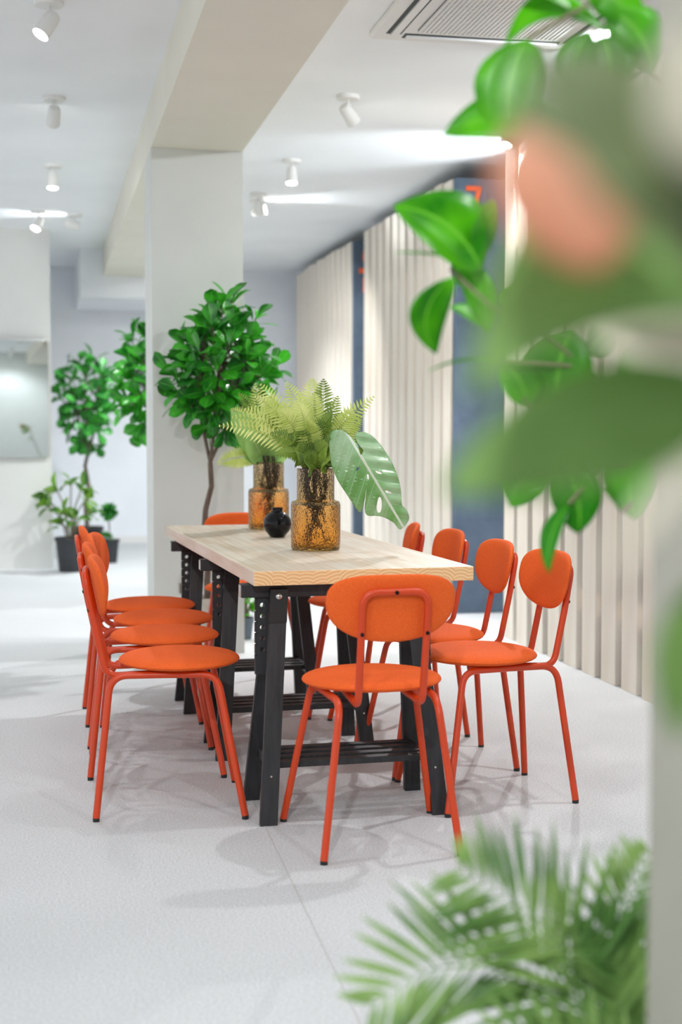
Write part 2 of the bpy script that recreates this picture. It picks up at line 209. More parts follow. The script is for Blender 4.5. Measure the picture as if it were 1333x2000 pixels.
# ------------------------------------------------------------------ object helpers
def obj(name, bm, m, parent=None, loc=None, rot=None, smooth=True, kind=None, label=None):
    me = bpy.data.meshes.new(name)
    bmesh.ops.recalc_face_normals(bm, faces=bm.faces) if name not in NOFIX else None
    bm.to_mesh(me); bm.free()
    for mm in (m if isinstance(m, (list, tuple)) else [m]): me.materials.append(mm)
    if smooth:
        for p in me.polygons: p.use_smooth = True
        try: me.set_sharp_from_angle(angle=math.radians(38))
        except Exception: pass
    o = bpy.data.objects.new(name, me); COL.objects.link(o)
    if parent: o.parent = parent
    if loc: o.location = loc
    if rot: o.rotation_euler = rot
    if kind: o['kind'] = kind
    if label: o['label'] = label
    return o
NOFIX = {'foliage', 'leaf', 'frond'}
def thing(name, label, cat, loc=(0, 0, 0), rz=0, group=None):
    o = bpy.data.objects.new(name, None); COL.objects.link(o); o.empty_display_size = .1
    o.location = loc; o.rotation_euler = (0, 0, rz); return tag(o, label, cat, group)
def tag(o, label, cat, group=None):
    o['label'] = label; o['category'] = cat
    if group: o['group'] = group
    return o
def copy_tree(o, parent=None):
    c = o.copy(); COL.objects.link(c)
    if parent: c.parent = parent
    for ch in [x for x in list(COL.objects) if x.parent == o]: copy_tree(ch, c)
    return c
def box(bm, x0, x1, y0, y1, z0, z1, bev=0, mtx=None):
    r = bmesh.ops.create_cube(bm, size=1); vs = r['verts']
    for v in vs:
        v.co = Vector((x0 + (v.co.x + .5) * (x1 - x0), y0 + (v.co.y + .5) * (y1 - y0), z0 + (v.co.z + .5) * (z1 - z0)))
    if bev:
        es = list({e for v in vs for e in v.link_edges}); rr = bmesh.ops.bevel(bm, geom=es, offset=bev, segments=2, affect='EDGES', profile=.5)
        vs = list({v for f in rr['faces'] for v in f.verts} | {v for v in vs if v.is_valid})
    if mtx: 
        for v in vs: v.co = mtx @ v.co
    return vs
def prism(bm, pts, z0, z1):                       # plan polygon pulled up
    a = [bm.verts.new((p[0], p[1], z0)) for p in pts]; b = [bm.verts.new((p[0], p[1], z1)) for p in pts]
    bm.faces.new(a[::-1]); bm.faces.new(b); n = len(pts)
    for i in range(n): bm.faces.new((a[i], a[(i + 1) % n], b[(i + 1) % n], b[i]))
def ring(bm, c, t, r, n, ref):
    t = t.normalized(); a = ref.cross(t)
    if a.length < 1e-4: a = Vector((1, 0, 0)).cross(t)
    a.normalize(); b = t.cross(a)
    return [bm.verts.new(c + (a * math.cos(2 * PI * i / n) + b * math.sin(2 * PI * i / n)) * r) for i in range(n)], b
def tube(bm, pts, r, n=10, cap=True):
    pts = [Vector(p) for p in pts]; rs = r if isinstance(r, (list, tuple)) else [r] * len(pts); prev = None; first = None
    t0 = (pts[1] - pts[0]).normalized(); ref = Vector((0, 0, 1)) if abs(t0.z) < .8 else Vector((0, 1, 0))
    side = ref.cross(t0).normalized()
    for i, p in enumerate(pts):
        t = (pts[min(i + 1, len(pts) - 1)] - pts[max(i - 1, 0)]).normalized()
        side = (side - t * side.dot(t)).normalized(); b = t.cross(side)
        rg = [bm.verts.new(p + (side * math.cos(2 * PI * k / n) + b * math.sin(2 * PI * k / n)) * rs[i]) for k in range(n)]
        if prev:
            for k in range(n): bm.faces.new((prev[k], prev[(k + 1) % n], rg[(k + 1) % n], rg[k]))
        else: first = rg
        prev = rg
    if cap: bm.faces.new(first[::-1]); bm.faces.new(prev)
def fillet(pts, rad, n=6):
    pts = [Vector(p) for p in pts]; out = [pts[0]]
    for i in range(1, len(pts) - 1):
        r = rad[i - 1] if isinstance(rad, (list, tuple)) else rad
        a, p, b = pts[i - 1], pts[i], pts[i + 1]; u = (a - p); v = (b - p)
        ang = u.angle(v); d = min(r / math.tan(ang / 2) if ang < PI - .01 else 0, u.length * .49, v.length * .49)
        s, e = p + u.normalized() * d, p + v.normalized() * d
        for k in range(n + 1):
            t = k / n; out.append(s * (1 - t) ** 2 + p * 2 * t * (1 - t) + e * t * t)
    return out + [pts[-1]]
def lathe(bm, prof, n=32, c=(0, 0, 0)):
    c = Vector(c); rings = []
    for r, z in prof:
        rings.append([bm.verts.new(c + Vector((r * math.cos(2 * PI * i / n), r * math.sin(2 * PI * i / n), z))) for i in range(n)] if r > 1e-5 else [bm.verts.new(c + Vector((0, 0, z)))])
    for a, b in zip(rings, rings[1:]):
        if len(a) == 1 and len(b) == 1: continue
        for i in range(n):
            j = (i + 1) % n
            q = ([a[0]] if len(a) == 1 else [a[i], a[j]]) + ([b[0]] if len(b) == 1 else [b[j], b[i]])
            if len(q) > 2: bm.faces.new(q)
def disc(bm, c, nrm, r, th, n=16):
    nrm = Vector(nrm).normalized(); tube(bm, [Vector(c), Vector(c) + nrm * th], r, n)

# ------------------------------------------------------------------ the setting
def grid_box(name, u0, u1, v0, v1, z0, z1, m, parent=None):
    bm = bmesh.new(); prism(bm, [(u0, v0), (u1, v0), (u1, v1), (u0, v1)], z0, z1)
    return obj(name, bm, m, rot=(0, 0, G), smooth=False, kind='structure', parent=parent)
grid_box('floor', -5.5, 5.2, -7, 16.5, -.05, 0, M['carpet'])
grid_box('ceiling', -5.5, 5.2, -7, 16.5, CEIL, CEIL + .1, M['ceiling'])
def uv_(x, y): return (x * CG + y * SG, -x * SG + y * CG)
pu, pv = uv_(-.977, 7.4)
grid_box('pillar', pu, pu + .475, pv, pv + .5, 0, 2.63, M['pillar'])
grid_box('beam_1', pu, pu + .475, -7, 13.6, 2.63, CEIL, M['beam'])
mu, mv = uv_(-2.47, 12.15)
grid_box('wall_left', -5.5, mu, mv, mv + .15, 0, CEIL, M['wall'])
wv = uv_(-2.2, 15.0)[1]
grid_box('wall_far', -5.5, 5.2, wv, wv + .15, 0, CEIL, M['far_wall'])
grid_box('baseboard_far', -5.5, 5.2, wv - .02, wv, 0, .07, M['white_plastic'])
grid_box('beam_2', uv_(-2.53, 13.8)[0], pu + .9, 13.6, wv, 2.43, CEIL, M['far_wall'])
grid_box('wall_right', 4.6, 4.75, 3.3, 16, 0, CEIL, M['wall'])
grid_box('wall_rear', -2.6, 5.2, -7, -6.85, 0, CEIL, M['rear'])
bm = bmesh.new(); prism(bm, [(.352, 1.6), (.70, .02), (1.3, .1), (.95, 1.72)], 0, CEIL)
obj('wall_near', bm, M['greige'], smooth=False, kind='structure')
bm = bmesh.new(); a, b = Vector((.04, 3.9, 0)), Vector((-.0, 4.35, 0))
p0, p1 = Vector((.012, 2.9, 0)), Vector((-.265, 4.38, 0)); dd = (p1 - p0).normalized(); nn = Vector((-dd.y, dd.x, 0)) * .0018
prism(bm, [p0 - dd * 2.9 - nn, p1 + dd * 2.0 - nn, p1 + dd * 2.0 + nn, p0 - dd * 2.9 + nn], 0, .0012)
obj('trim_1', bm, M['seam'], smooth=False, kind='structure')

# mirror on the left wall
bm = bmesh.new(); box(bm, -1.6, 0, -.012, 0, 0, .99, .003)
m_ = obj('wall_mirror', bm, M['mirror'], loc=gw(mu - .02, mv - .042, .956), rot=(0, 0, G + .024), smooth=False)
tag(m_, 'frameless grey tinted mirror hung on the white wall at left, reflecting lamps and plants', 'mirror')

# ------------------------------------------------------------------ slatted partitions
def slat_row(v0, v1, label, h=2.79):
    u = 2.56; n = max(1, round((v1 - v0) / .235)); c = gw(u, v0)
    t = thing('slatted_partition', label, 'partition', c, G, 'slatted wood partitions along the booths')
    rail = bmesh.new(); box(rail, .033, .07, 0, v1 - v0, 2.2, 2.3); box(rail, .033, .07, 0, v1 - v0, .3, .4)
    bk = bmesh.new(); box(bk, .075, .095, 0, v1 - v0, 0, 2.76); obj('gap_shade_board', bk, M['panel'], t, smooth=False)  # dark board added so the gaps between slats look shaded
    obj('rail', rail, M['pine'], t, smooth=False)
    for i in range(n + 1):
        y = i * (v1 - v0) / n
        b = bmesh.new(); wob = random.uniform(-.004, .004)
        box(b, 0, .036, -.085, .085, .0, h + random.uniform(-.012, .012), .003)
        o = obj('slat', b, M['pine'], t, loc=(wob, y, 0), smooth=False)
    return t
slat_row(12.0, 14.5, 'tall pale wood slatted partition farthest from the camera, left of the far blue-grey panel')
slat_row(8.94, 11.3, 'tall pale wood slatted partition in the middle, between the two blue-grey panels')
slat_row(4.5, 7.66, 'tall pale wood slatted partition nearest, at right behind the orange chairs')
def strokes(bm, lines, wd, th=.012):
    for ln in lines:
        pts = [Vector((p[0], 0, p[1])) for p in ln]
        for a, b in zip(pts, pts[1:]):
            d = (b - a).normalized(); s = Vector((-d.z, 0, d.x)) * wd / 2; a2, b2 = a - d * wd * .3, b + d * wd * .3
            q = [a2 - s, b2 - s, b2 + s, a2 + s]
            f = [bm.verts.new(p + Vector((0, -th, 0))) for p in q]; k = [bm.verts.new(p) for p in q]
            bm.faces.new(f)
            for i in range(4): bm.faces.new((f[i], f[(i + 1) % 4], k[(i + 1) % 4], k[i]))
def panel(v, label, lines, wd):
    c = gw(2.56 + .13, v); t = thing('divider_panel', label, 'panel', c, G, 'blue-grey booth panels')
    b = bmesh.new(); box(b, -.12, 1.9, 0, .06, 0, 2.78, .003); obj('board', b, M['panel'], t, smooth=False)
    b = bmesh.new(); strokes(b, lines, wd); obj('lettering', b, M['paint'], t, smooth=False, loc=(0, 0, 0), label='orange painted characters')
    return t
ox = .0
arc = lambda cx, cz, rx, rz, a0, a1, n=8: [(cx + rx * math.cos(math.radians(a0 + (a1 - a0) * i / n)), cz + rz * math.sin(math.radians(a0 + (a1 - a0) * i / n))) for i in range(n + 1)]
panel(8.78, 'blue-grey booth panel nearer the camera with orange characters, top one a 7',
      [[(-.045, 2.715), (.035, 2.715), (-.01, 2.55)], [(-.075, 2.50), (.06, 2.50)], [(-.03, 2.50), (-.04, 2.40), (.03, 2.40)] , arc(.0, 2.335, .055, .06, 80, -110)], .03)
panel(11.83, 'farther blue-grey booth panel with round, bar and block orange characters',
      [arc(.015, 2.645, .04, .05, 0, 360, 12), [(-.06, 2.53), (.07, 2.53)], [(-.02, 2.46), (.06, 2.46), (.06, 2.36)], [(-.02, 2.46), (-.02, 2.36)], [(.02, 2.46), (.02, 2.36)], arc(.015, 2.70, .03, .03, 0, 360, 8)], .042)

# ------------------------------------------------------------------ chair
def pad(bm, outline, front, back, nr=10, na=40, bend=lambda x, z: 0):
    """closed cushion: outline(a)->(x,z); front/back(r)->offset along +y / -y"""
    def ringv(r, off):
        o = []
        for i in range(na):
            x, z = outline(2 * PI * i / na); x *= r; z *= r
            o.append(bm.verts.new((x, off + bend(x, z), z)))
        return o
    rs = [0] + [1 - (1 - i / nr) ** 1.8 for i in range(1, nr + 1)]
    for f, s in ((front, 1), (back, -1)):
        prev = None
        for r in rs:
            if r == 0: cur = [bm.verts.new((0, f(0) * s + bend(0, 0), 0))]
            else: cur = ringv(r, f(r) * s)
            if prev:
                for i in range(na):
                    j = (i + 1) % na
                    bm.faces.new(([prev[0]] if len(prev) == 1 else [prev[i], prev[j]]) + [cur[j], cur[i]])
            prev = cur
    bmesh.ops.remove_doubles(bm, verts=bm.verts, dist=1e-5)
def sup(a, rx, rz, n): 
    c, s = math.cos(a), math.sin(a)
    return rx * math.copysign(abs(c) ** (2 / n), c), rz * math.copysign(abs(s) ** (2 / n), s)
def make_chair(label, group):
    t = thing('dining_chair', label, 'chair', group=group)
    # seat: laid out in x/z then turned flat
    b = bmesh.new()
    pad(b, lambda a: (.204 * math.cos(a), .19 * math.sin(a)), lambda r: .024 * max(0, 1 - r ** 4.5) ** .5, lambda r: .016 * max(0, 1 - r ** 6) ** .5, nr=12, na=48)
    bmesh.ops.transform(b, matrix=Matrix.Translation((0, .035, .459)) @ Matrix(((1, 0, 0, 0), (0, 0, 1, 0), (0, 1, 0, 0), (0, 0, 0, 1))), verts=b.verts)
    obj('seat', b, M['fabric'], t)
    b = bmesh.new(); box(b, -.05, .05, .0, .07, .436, .4435); obj('mounting_plate', b, M['steel'], t, smooth=False)
    # backrest
    def outl(a):
        x, z = sup(a, .182, .085 if math.sin(a) > 0 else .108, 2.9 if math.sin(a) > 0 else 2.25)
        return x, z
    b = bmesh.new(); pad(b, outl, lambda r: .014 * max(0, 1 - r ** 7) ** .5, lambda r: .010 * max(0, 1 - r ** 10) ** .5, nr=10, na=48, bend=lambda x, z: .85 * x * x)
    lean = math.atan2(.028, .135)
    bmesh.ops.transform(b, matrix=Matrix.Translation((0, -.2245, .705)) @ Matrix.Rotation(lean, 4, 'X'), verts=b.verts)
    obj('backrest', b, M['fabric'], t)
    # back frame: one bent tube
    hw = .091
    pts = [(hw * .9, .10, .432), (hw, -.192, .424), (hw, -.229, .60), (hw, -.254, .742), (-hw, -.254, .742), (-hw, -.229, .60), (-hw, -.192, .424), (-hw * .9, .10, .432)]
    b = bmesh.new(); tube(b, fillet(pts, [.045, .1, .042, .042, .1, .045]), .0105, 12); fr = obj('back_frame', b, M['orange'], t)
    for x, y, z in ((hw, -.233, .628), (-hw, -.233, .628), (0, -.254, .742)):
        b = bmesh.new(); disc(b, (x, y - .0075, z), (0, -1, -.2), .0055, .006, 10); obj('screw', b, M['screw'], fr)
    for s in (-1, 1):
        bf, bt, mt, ft, ff = (s * .1925, -.2235, .010), (s * .138, -.178, .432), (s * .146, -.02, .433), (s * .156, .145, .432), (s * .2286, .2235, .010)
        for p in ([bf, bt, mt], [ff, ft, mt]):
            b = bmesh.new(); tube(b, fillet(p, .06, 8), .0108, 12); lg = obj('leg', b, M['orange'], t)
            b = bmesh.new(); tube(b, [(p[0][0], p[0][1], 0), (p[0][0], p[0][1], .012)], .0105, 10); obj('glide', b, M['foot'], lg)
    return t
CH = [('foreground orange chair at the near end of the table, its back to the camera', (.096, 4.057), .2075),
      ('orange chair nearest the camera on the left of the table, seen side on', (-.545, 4.449), -1.425),
      ('second orange chair from the camera in the left row beside the table', (-.655, 4.962), -1.41),
      ('third orange chair from the camera in the left row beside the table', (-.715, 5.41), -1.52),
      ('farthest orange chair in the left row beside the table', (-.828, 5.83), -1.36),
      ('orange chair nearest the camera on the right of the table', (.472, 4.559), 1.872),
      ('second orange chair from the camera on the right of the table', (.348, 5.005), 1.798),
      ('third orange chair from the camera on the right of the table', (.225, 5.554), 1.80),
      ('farthest orange chair on the right of the table, its back showing narrow', (.085, 5.985), 1.60),
      ('orange chair at the far end of the table, its top edge showing behind the tabletop', (-.43, 6.54), PI + .2)]
proto = None
for lb, (x, y), rz in CH:
    grp = 'orange chairs around the table'
    if proto is None: proto = o = make_chair(lb, grp)
    else: o = copy_tree(proto)
    o.location = (x, y, 0); o.rotation_euler = (0, 0, rz); o['label'] = lb

# ------------------------------------------------------------------ table
TA = .2457; TX, TY = Vector((math.cos(TA), math.sin(TA), 0)), Vector((-math.sin(TA), math.cos(TA), 0))
FL = Vector((-.261, 4.235, 0)); TW, TL = .695, 2.144
tc_ = FL + TX * TW / 2 + TY * TL / 2
b = bmesh.new(); box(b, -TW / 2, TW / 2, -TL / 2, TL / 2, 0, .044, .0025)
b.normal_update()
for f in b.faces:
    if abs(f.normal.y) > .7: f.material_index = 1
tt = obj('tabletop', b, [M['table_top'], M['table_end']], loc=(tc_.x, tc_.y, .711), rot=(0, 0, TA), smooth=False)
tag(tt, 'long pale pine block tabletop resting on three black trestles', 'tabletop')
def plate_holes(bm, x0, x1, y0, y1, z0, z1, holes, r, n=16):
    """upright plate (thickness in y) with round through holes at heights `holes`, centred in x"""
    cx = (x0 + x1) / 2; edges = sorted(holes)
    def cell(za, zb, h):
        if h is None: box(bm, x0, x1, y0, y1, za, zb); return
        out, inn = [], []
        for i in range(n):
            a = 2 * PI * (i + .5) / n; c, s = math.cos(a), math.sin(a)
            k = min((x1 - x0) / 2 / abs(c) if abs(c) > 1e-6 else 9, ((zb - h) if s > 0 else (h - za)) / abs(s) if abs(s) > 1e-6 else 9)
            out.append((cx + c * k, h + s * k)); inn.append((cx + c * r, h + s * r))
        vf = [[bm.verts.new((p[0], y, p[1])) for p in ring_] for ring_ in (out, inn) for y in (y0, y1)]
        of, ob, nf, nb = vf
        for i in range(n):
            j = (i + 1) % n
            bm.faces.new((of[i], of[j], nf[j], nf[i])); bm.faces.new((ob[i], nb[i], nb[j], ob[j])); bm.faces.new((nf[i], nf[j], nb[j], nb[i])); bm.faces.new((of[i], ob[i], ob[j], of[j]))
    zs = [z0, edges[0] - .017] + [(a + b_) / 2 for a, b_ in zip(edges, edges[1:])] + [edges[-1] + .017]
    box(bm, x0, x1, y0, y1, zs[0], zs[1])
    for i, h in enumerate(edges): cell(zs[i + 1], zs[i + 2], h)
    box(bm, x0, x1, y0, y1, zs[-1], z1)
def make_trestle(label, group):
    t = thing('trestle', label, 'trestle', group=group)
    b = bmesh.new(); box(b, -.325, .325, -.024, .024, .668, .7095, .003); bm_ = obj('beam', b, M['black_wood'], t, smooth=False)
    for s in (-1, 1):
        b = bmesh.new(); box(b, s * .325 - .0015, s * .325 + .0015, -.02, .02, .672, .706); obj('end_cap', b, M['steel'], bm_, smooth=False)
    for sx in (-1, 1):
        for sy in (-1, 1):
            top = Vector((sx * .212, sy * .036, .70)); bot = Vector((sx * .268, sy * .152, .0))
            d = (top - bot)
            b = bmesh.new(); q0, q1 = [], []
            for (dx, dy) in ((-.026, -.011), (.026, -.011), (.026, .011), (-.026, .011)):
                q0.append(b.verts.new(bot + Vector((dx, dy, 0)))); q1.append(b.verts.new(top + Vector((dx, dy, -.01 if sy > 0 else -.01))))
            b.faces.new(q0[::-1]); b.faces.new(q1)
            for i in range(4): b.faces.new((q0[i], q0[(i + 1) % 4], q1[(i + 1) % 4], q1[i]))
            lg = obj('leg', b, M['black_wood'], t, smooth=False)
            b = bmesh.new(); q0, q1 = [], []
            lo = bot + d * .85
            for (dx, dy) in ((-.0275, -.0125), (.0275, -.0125), (.0275, .0125), (-.0275, .0125)):
                q0.append(b.verts.new(lo + Vector((dx, dy, 0)))); q1.append(b.verts.new(top + Vector((dx, dy, -.005))))
            b.faces.new(q0[::-1]); b.faces.new(q1)
            for i in range(4): b.faces.new((q0[i], q0[(i + 1) % 4], q1[(i + 1) % 4], q1[i]))
            obj('bracket', b, M['black_metal'], lg, smooth=False)
            bc = bot + d * .962 + Vector((0, sy * .0125, 0))
            b = bmesh.new(); lathe(b, [(0, .007), (.006, .0065), (.0105, .003), (.0115, 0), (0, 0)], 16)
            bmesh.ops.transform(b, matrix=Matrix.Translation(bc) @ Matrix.Rotation(PI / 2 * (1 if sy < 0 else -1), 4, 'X'), verts=b.verts)
            obj('bolt', b, M['steel'], lg)
            sc = bot + d * .205 + Vector((0, sy * .0115, 0)); b = bmesh.new(); disc(b, sc, (0, sy, 0), .0035, .002, 10); obj('screw', b, M['steel'], lg)
        b = bmesh.new(); xa = sx * .258; plate_holes(b, xa - .022, xa + .022, -.009, .009, .43, .668, [.665 - .022 - k * .034 for k in range(5)][::-1], .0075)
        obj('height_bar', b, M['black_wood'], t, smooth=False)
        b = bmesh.new(); box(b, sx * .243 - .008, sx * .243 + .008, -.115, .115, .145, .178, .002); obj('shelf_rail', b, M['black_wood'], t, smooth=False)
    for k in range(4):
        y = -.094 + k * .0627
        b = bmesh.new(); box(b, -.235, .235, y - .017, y + .017, .160, .180, .002); obj('shelf_slat', b, M['black_wood'], t, smooth=False)
    return t
TR = [('black trestle with slatted shelf nearest the camera, under the tabletop', (.008, 4.396)), ('middle black trestle with slatted shelf under the tabletop', (-.198, 5.235)), ('farthest black trestle with slatted shelf under the tabletop', (-.405, 6.075))]
tp = None
for lb, (x, y) in TR:
    if tp is None: tp = o = make_trestle(lb, 'black trestles under the tabletop')
    else: o = copy_tree(tp)
    o.location = (x, y, 0); o.rotation_euler = (0, 0, TA - .01); o['label'] = lb

# ------------------------------------------------------------------ leaves
def leaf(bm, base, tip, width, up=None, bow=.12, fold=.25, n=8, shape=0, sway=0):
    """one blade: curved midrib from base to tip, folded a little along it; uv u across, v along"""
    uvl = bm.loops.layers.uv.verify()
    base, tip = Vector(base), Vector(tip); d = tip - base; Ln = d.length; t = d.normalized()
    up = Vector(up) if up is not None else Vector((0, -1, .3))
    up = (up - t * up.dot(t))
    if up.length < 1e-3: up = Vector((1, 0, 0)).cross(t)
    up.normalize(); side = t.cross(up); rows = []
    for i in range(n + 1):
        s = i / n; c = base + d * s + up * (bow * Ln * 4 * s * (1 - s)) + side * (sway * Ln * 4 * s * (1 - s))
        if shape == 0: w_ = width / 2 * (math.sin(PI * min(1, s ** .85)) ** .72 if 0 < s < 1 else 0.03)
        elif shape == 1: w_ = width / 2 * (math.sin(PI * s ** .6) ** .9 if 0 < s < 1 else .02)      # widest near the base
        elif shape == 2: w_ = width / 2 * (math.sin(PI * s ** 1.6) ** .7 if 0 < s < 1 else .04)     # widest near the tip
        else: w_ = width / 2 * max(.02, (1 - s) ** .6 * min(1, s * 6 + .25))
        lift = lambda q: up * (fold * w_ * abs(q))
        rows.append([bm.verts.new(c + side * (w_ * q) + lift(q)) for q in (-1, -.5, 0, .5, 1)])
    for i in range(n):
        for j in range(4):
            f = bm.faces.new((rows[i][j], rows[i][j + 1], rows[i + 1][j + 1], rows[i + 1][j])); f.smooth = True
            for lp, (u, v) in zip(f.loops, ((j / 4, i / n), ((j + 1) / 4, i / n), ((j + 1) / 4, (i + 1) / n), (j / 4, (i + 1) / n))): lp[uvl].uv = (u, v)
def rnd_dir():
    while True:
        v = Vector((random.uniform(-1, 1), random.uniform(-1, 1), random.uniform(-1, 1)))
        if .1 < v.length < 1: return v.normalized()
def rosette(bm, c, axis, n, Lf, W, spread=.9, shape=2):
    a = axis.normalized(); p = a.orthogonal().normalized(); q = a.cross(p); off = random.uniform(0, 6)
    for k in range(n):
        an = off + k * 2.4; o = (p * math.cos(an) + q * math.sin(an)); sp = spread * (.45 + .7 * (k + 1) / n)
        d = (a * (1 - sp * .6) + o * sp + Vector((0, 0, -.12))).normalized(); l = Lf * random.uniform(.75, 1.1)
        b0 = c - a * (k * .012); leaf(bm, b0 + d * l * .12, b0 + d * l * 1.1, W * random.uniform(.8, 1.1), up=a + Vector((0, -.2, .5)), bow=random.uniform(.02, .13), fold=random.uniform(.1, .35), n=6, shape=shape)
def tree(name, label, x, y, fork_z, cz, rx, rz, potr, poth, potm, tips, Lf, W, m, cx=None, group=None, trunk_r=.016, potlabel=None, seed=1, stems=3):
    random.seed(seed); cx = x if cx is None else cx
    t = thing(name, label, 'plant', (x, y, 0), 0, group)
    b = bmesh.new(); lathe(b, [(0, 0), (potr * .78, 0), (potr * .8, .01), (potr * .97, poth - .03), (potr * 1.04, poth - .03), (potr * 1.05, poth), (potr * .98, poth), (potr * .95, poth - .03), (0, poth - .03)], 28)
    pt = obj('pot', b, potm, t, label=potlabel)
    b = bmesh.new(); lathe(b, [(0, poth - .018), (potr * .6, poth - .014), (potr * .94, poth - .026)], 20); obj('soil', b, M['soil'], t)
    b = bmesh.new(); fo = bmesh.new()
    wob = [Vector((random.uniform(-.02, .02), random.uniform(-.02, .02), poth - .04 + (fork_z - poth + .04) * i / 6)) for i in range(7)]
    wob[0].x = wob[0].y = 0; tube(b, wob, [trunk_r * (1.1 - .05 * i) for i in range(7)], 10)
    hub = wob[-1]; cc = Vector((cx - x, 0, cz)); ends = []
    for i in range(stems):
        a = 2 * PI * i / stems + .6; e = cc + Vector((math.cos(a) * rx * .45, math.sin(a) * rx * .45, random.uniform(-.1, .15) * rz)); mid_ = hub.lerp(e, .5) + Vector((math.cos(a), math.sin(a), -.4)) * .03
        tube(b, fillet([hub, mid_, e], .2, 4), trunk_r * .55, 8); ends.append((hub, mid_, e))
    for i in range(tips):
        # points spread over an egg shaped crown
        u = (i + .5) / tips; ph = i * 2.39996; zz = 1 - 2 * u; rr = math.sqrt(max(0, 1 - zz * zz)); k = random.choice((.95, .8, .6, 1.0)) 
        dr = Vector((math.cos(ph) * rr, math.sin(ph) * rr, zz)); p = cc + Vector((dr.x * rx, dr.y * rx, dr.z * rz)) * k
        s = min((e for h, mm, e in ends), key=lambda e: (e - p).length); tube(b, [s, s.lerp(p, .5) + Vector((0, 0, -.02)), p], [trunk_r * .35, trunk_r * .28, trunk_r * .2], 6)
        rosette(fo, p, (dr * .8 + Vector((0, 0, .45))), random.choice((5, 6, 7)), Lf, W)
    obj('trunk', b, M['bark'], t); obj('foliage', fo, m, t)
    return t
tree('potted_ficus', 'large leafy green ficus tree in front of the pillar, behind the table', -.665, 7.08, 1.02, 1.50, 0.26, .32, .11, .35, M['beige_pot'], 66, .13, .072, M['ficus'], cx=-.59, seed=3, trunk_r=.016)
tree('potted_ficus', 'green ficus tree half hidden behind the left side of the pillar', -1.08, 9.5, 1.15, 1.52, .22, .36, .13, .3, M['black_pot'], 44, .15, .085, M['ficus'], cx=-1.26, seed=5, trunk_r=.012)
tree('potted_ficus', 'slim ficus tree by the far wall, standing behind the variegated pot plant', -2.33, 13.05, .98, 1.44, .25, .42, .14, .3, M['black_pot'], 30, .16, .09, M['ficus_far'], seed=9, trunk_r=.02)
def bushy(name, label, x, y, potr, poth, potm, stemsL, Lf, W, m, seed=1, cat='plant', stem_m=None, ros=4):
    random.seed(seed); t = thing(name, label, cat, (x, y, 0))
    b = bmesh.new(); lathe(b, [(0, 0), (potr * .74, 0), (potr * .76, .01), (potr * .96, poth - .03), (potr * 1.04, poth - .03), (potr * 1.05, poth), (potr * .98, poth), (potr * .95, poth - .03), (0, poth - .03)], 28)
    obj('pot', b, potm, t)
    b = bmesh.new(); lathe(b, [(0, poth - .018), (potr * .6, poth - .014), (potr * .94, poth - .026)], 20); obj('soil', b, M['soil'], t)
    b = bmesh.new(); fo = bmesh.new()
    for (ex, ey, ez) in stemsL:
        e = Vector((ex, ey, ez)); s = Vector((ex * .15, ey * .15, poth - .03)); tube(b, fillet([s, s.lerp(e, .55) + Vector((-ex * .2, -ey * .2, .05)), e], .2, 4), [.006] * 7, 6)
        rosette(fo, e, Vector((ex, ey, .12)) + rnd_dir() * .05, ros, Lf, W, 1.0, shape=0)
    obj('stems', b, stem_m or M['twig'], t); obj('foliage', fo, m, t); return t
bushy('variegated_pot_plant', 'yellow and green variegated plant in a charcoal pot beside the wall with the mirror', -2.27, 11.9, .13, .29, M['black_pot'],
      [(-.2, 0, .55), (-.12, .05, .68), (0, .05, .75), (.1, 0, .7), (.15, -.05, .62), (-.05, -.08, .5), (.05, -.1, .45), (-.1, 0, .4), (.16, .04, .5), (-.22, .05, .62)], .14, .12, M['variegated'], 4)
bushy('small_green_pot_plant', 'small leafy plant in a blue-grey pot on the floor, seen beneath the table', -.545, 8.0, .05, .125, M['grey_pot'],
      [(-.03, 0, .2), (.03, 0, .22), (.07, .01, .2), (0, .03, .25), (.05, -.03, .16), (-.05, .02, .24)], .07, .045, M['bright'], 8)
# clipped ball plant by the far wall
t = thing('topiary_ball', 'small round dark green topiary in a dark pot by the far wall', 'plant', (-2.08, 12.7, 0))
b = bmesh.new(); lathe(b, [(0, 0), (.07, 0), (.09, .19), (.1, .19), (.1, .21), (.085, .21), (.08, .19), (0, .19)], 24); obj('pot', b, M['black_pot'], t)
b = bmesh.new(); tube(b, [(0, 0, .18), (.005, 0, .30), (0, 0, .42)], .006, 8); obj('stem', b, M['bark'], t)
random.seed(2); b = bmesh.new()
for i in range(320):
    d = rnd_dir(); c = Vector((0, 0, .46)) + d * random.uniform(.0, .055); leaf(b, c, c + (d + rnd_dir() * .8).normalized() * .045, .03, up=rnd_dir(), n=3, shape=0)
for i in range(40):
    d = rnd_dir(); d.z = abs(d.z); c = Vector((-.03, 0, .2)) + d * .04; leaf(b, c, c + (d + rnd_dir() * .5).normalized() * .05, .025, up=rnd_dir(), n=3, shape=0)
obj('foliage', b, M['ficus_far'], t)
# socket on the pillar
b = bmesh.new(); box(b, 0, .07, -.012, 0, 0, .055, .003)
tag(obj('wall_socket', b, M['socket'], loc=gw(pu + .13, pv, .325), rot=(0, 0, G)), 'small grey-brown socket low on the pillar', 'socket')

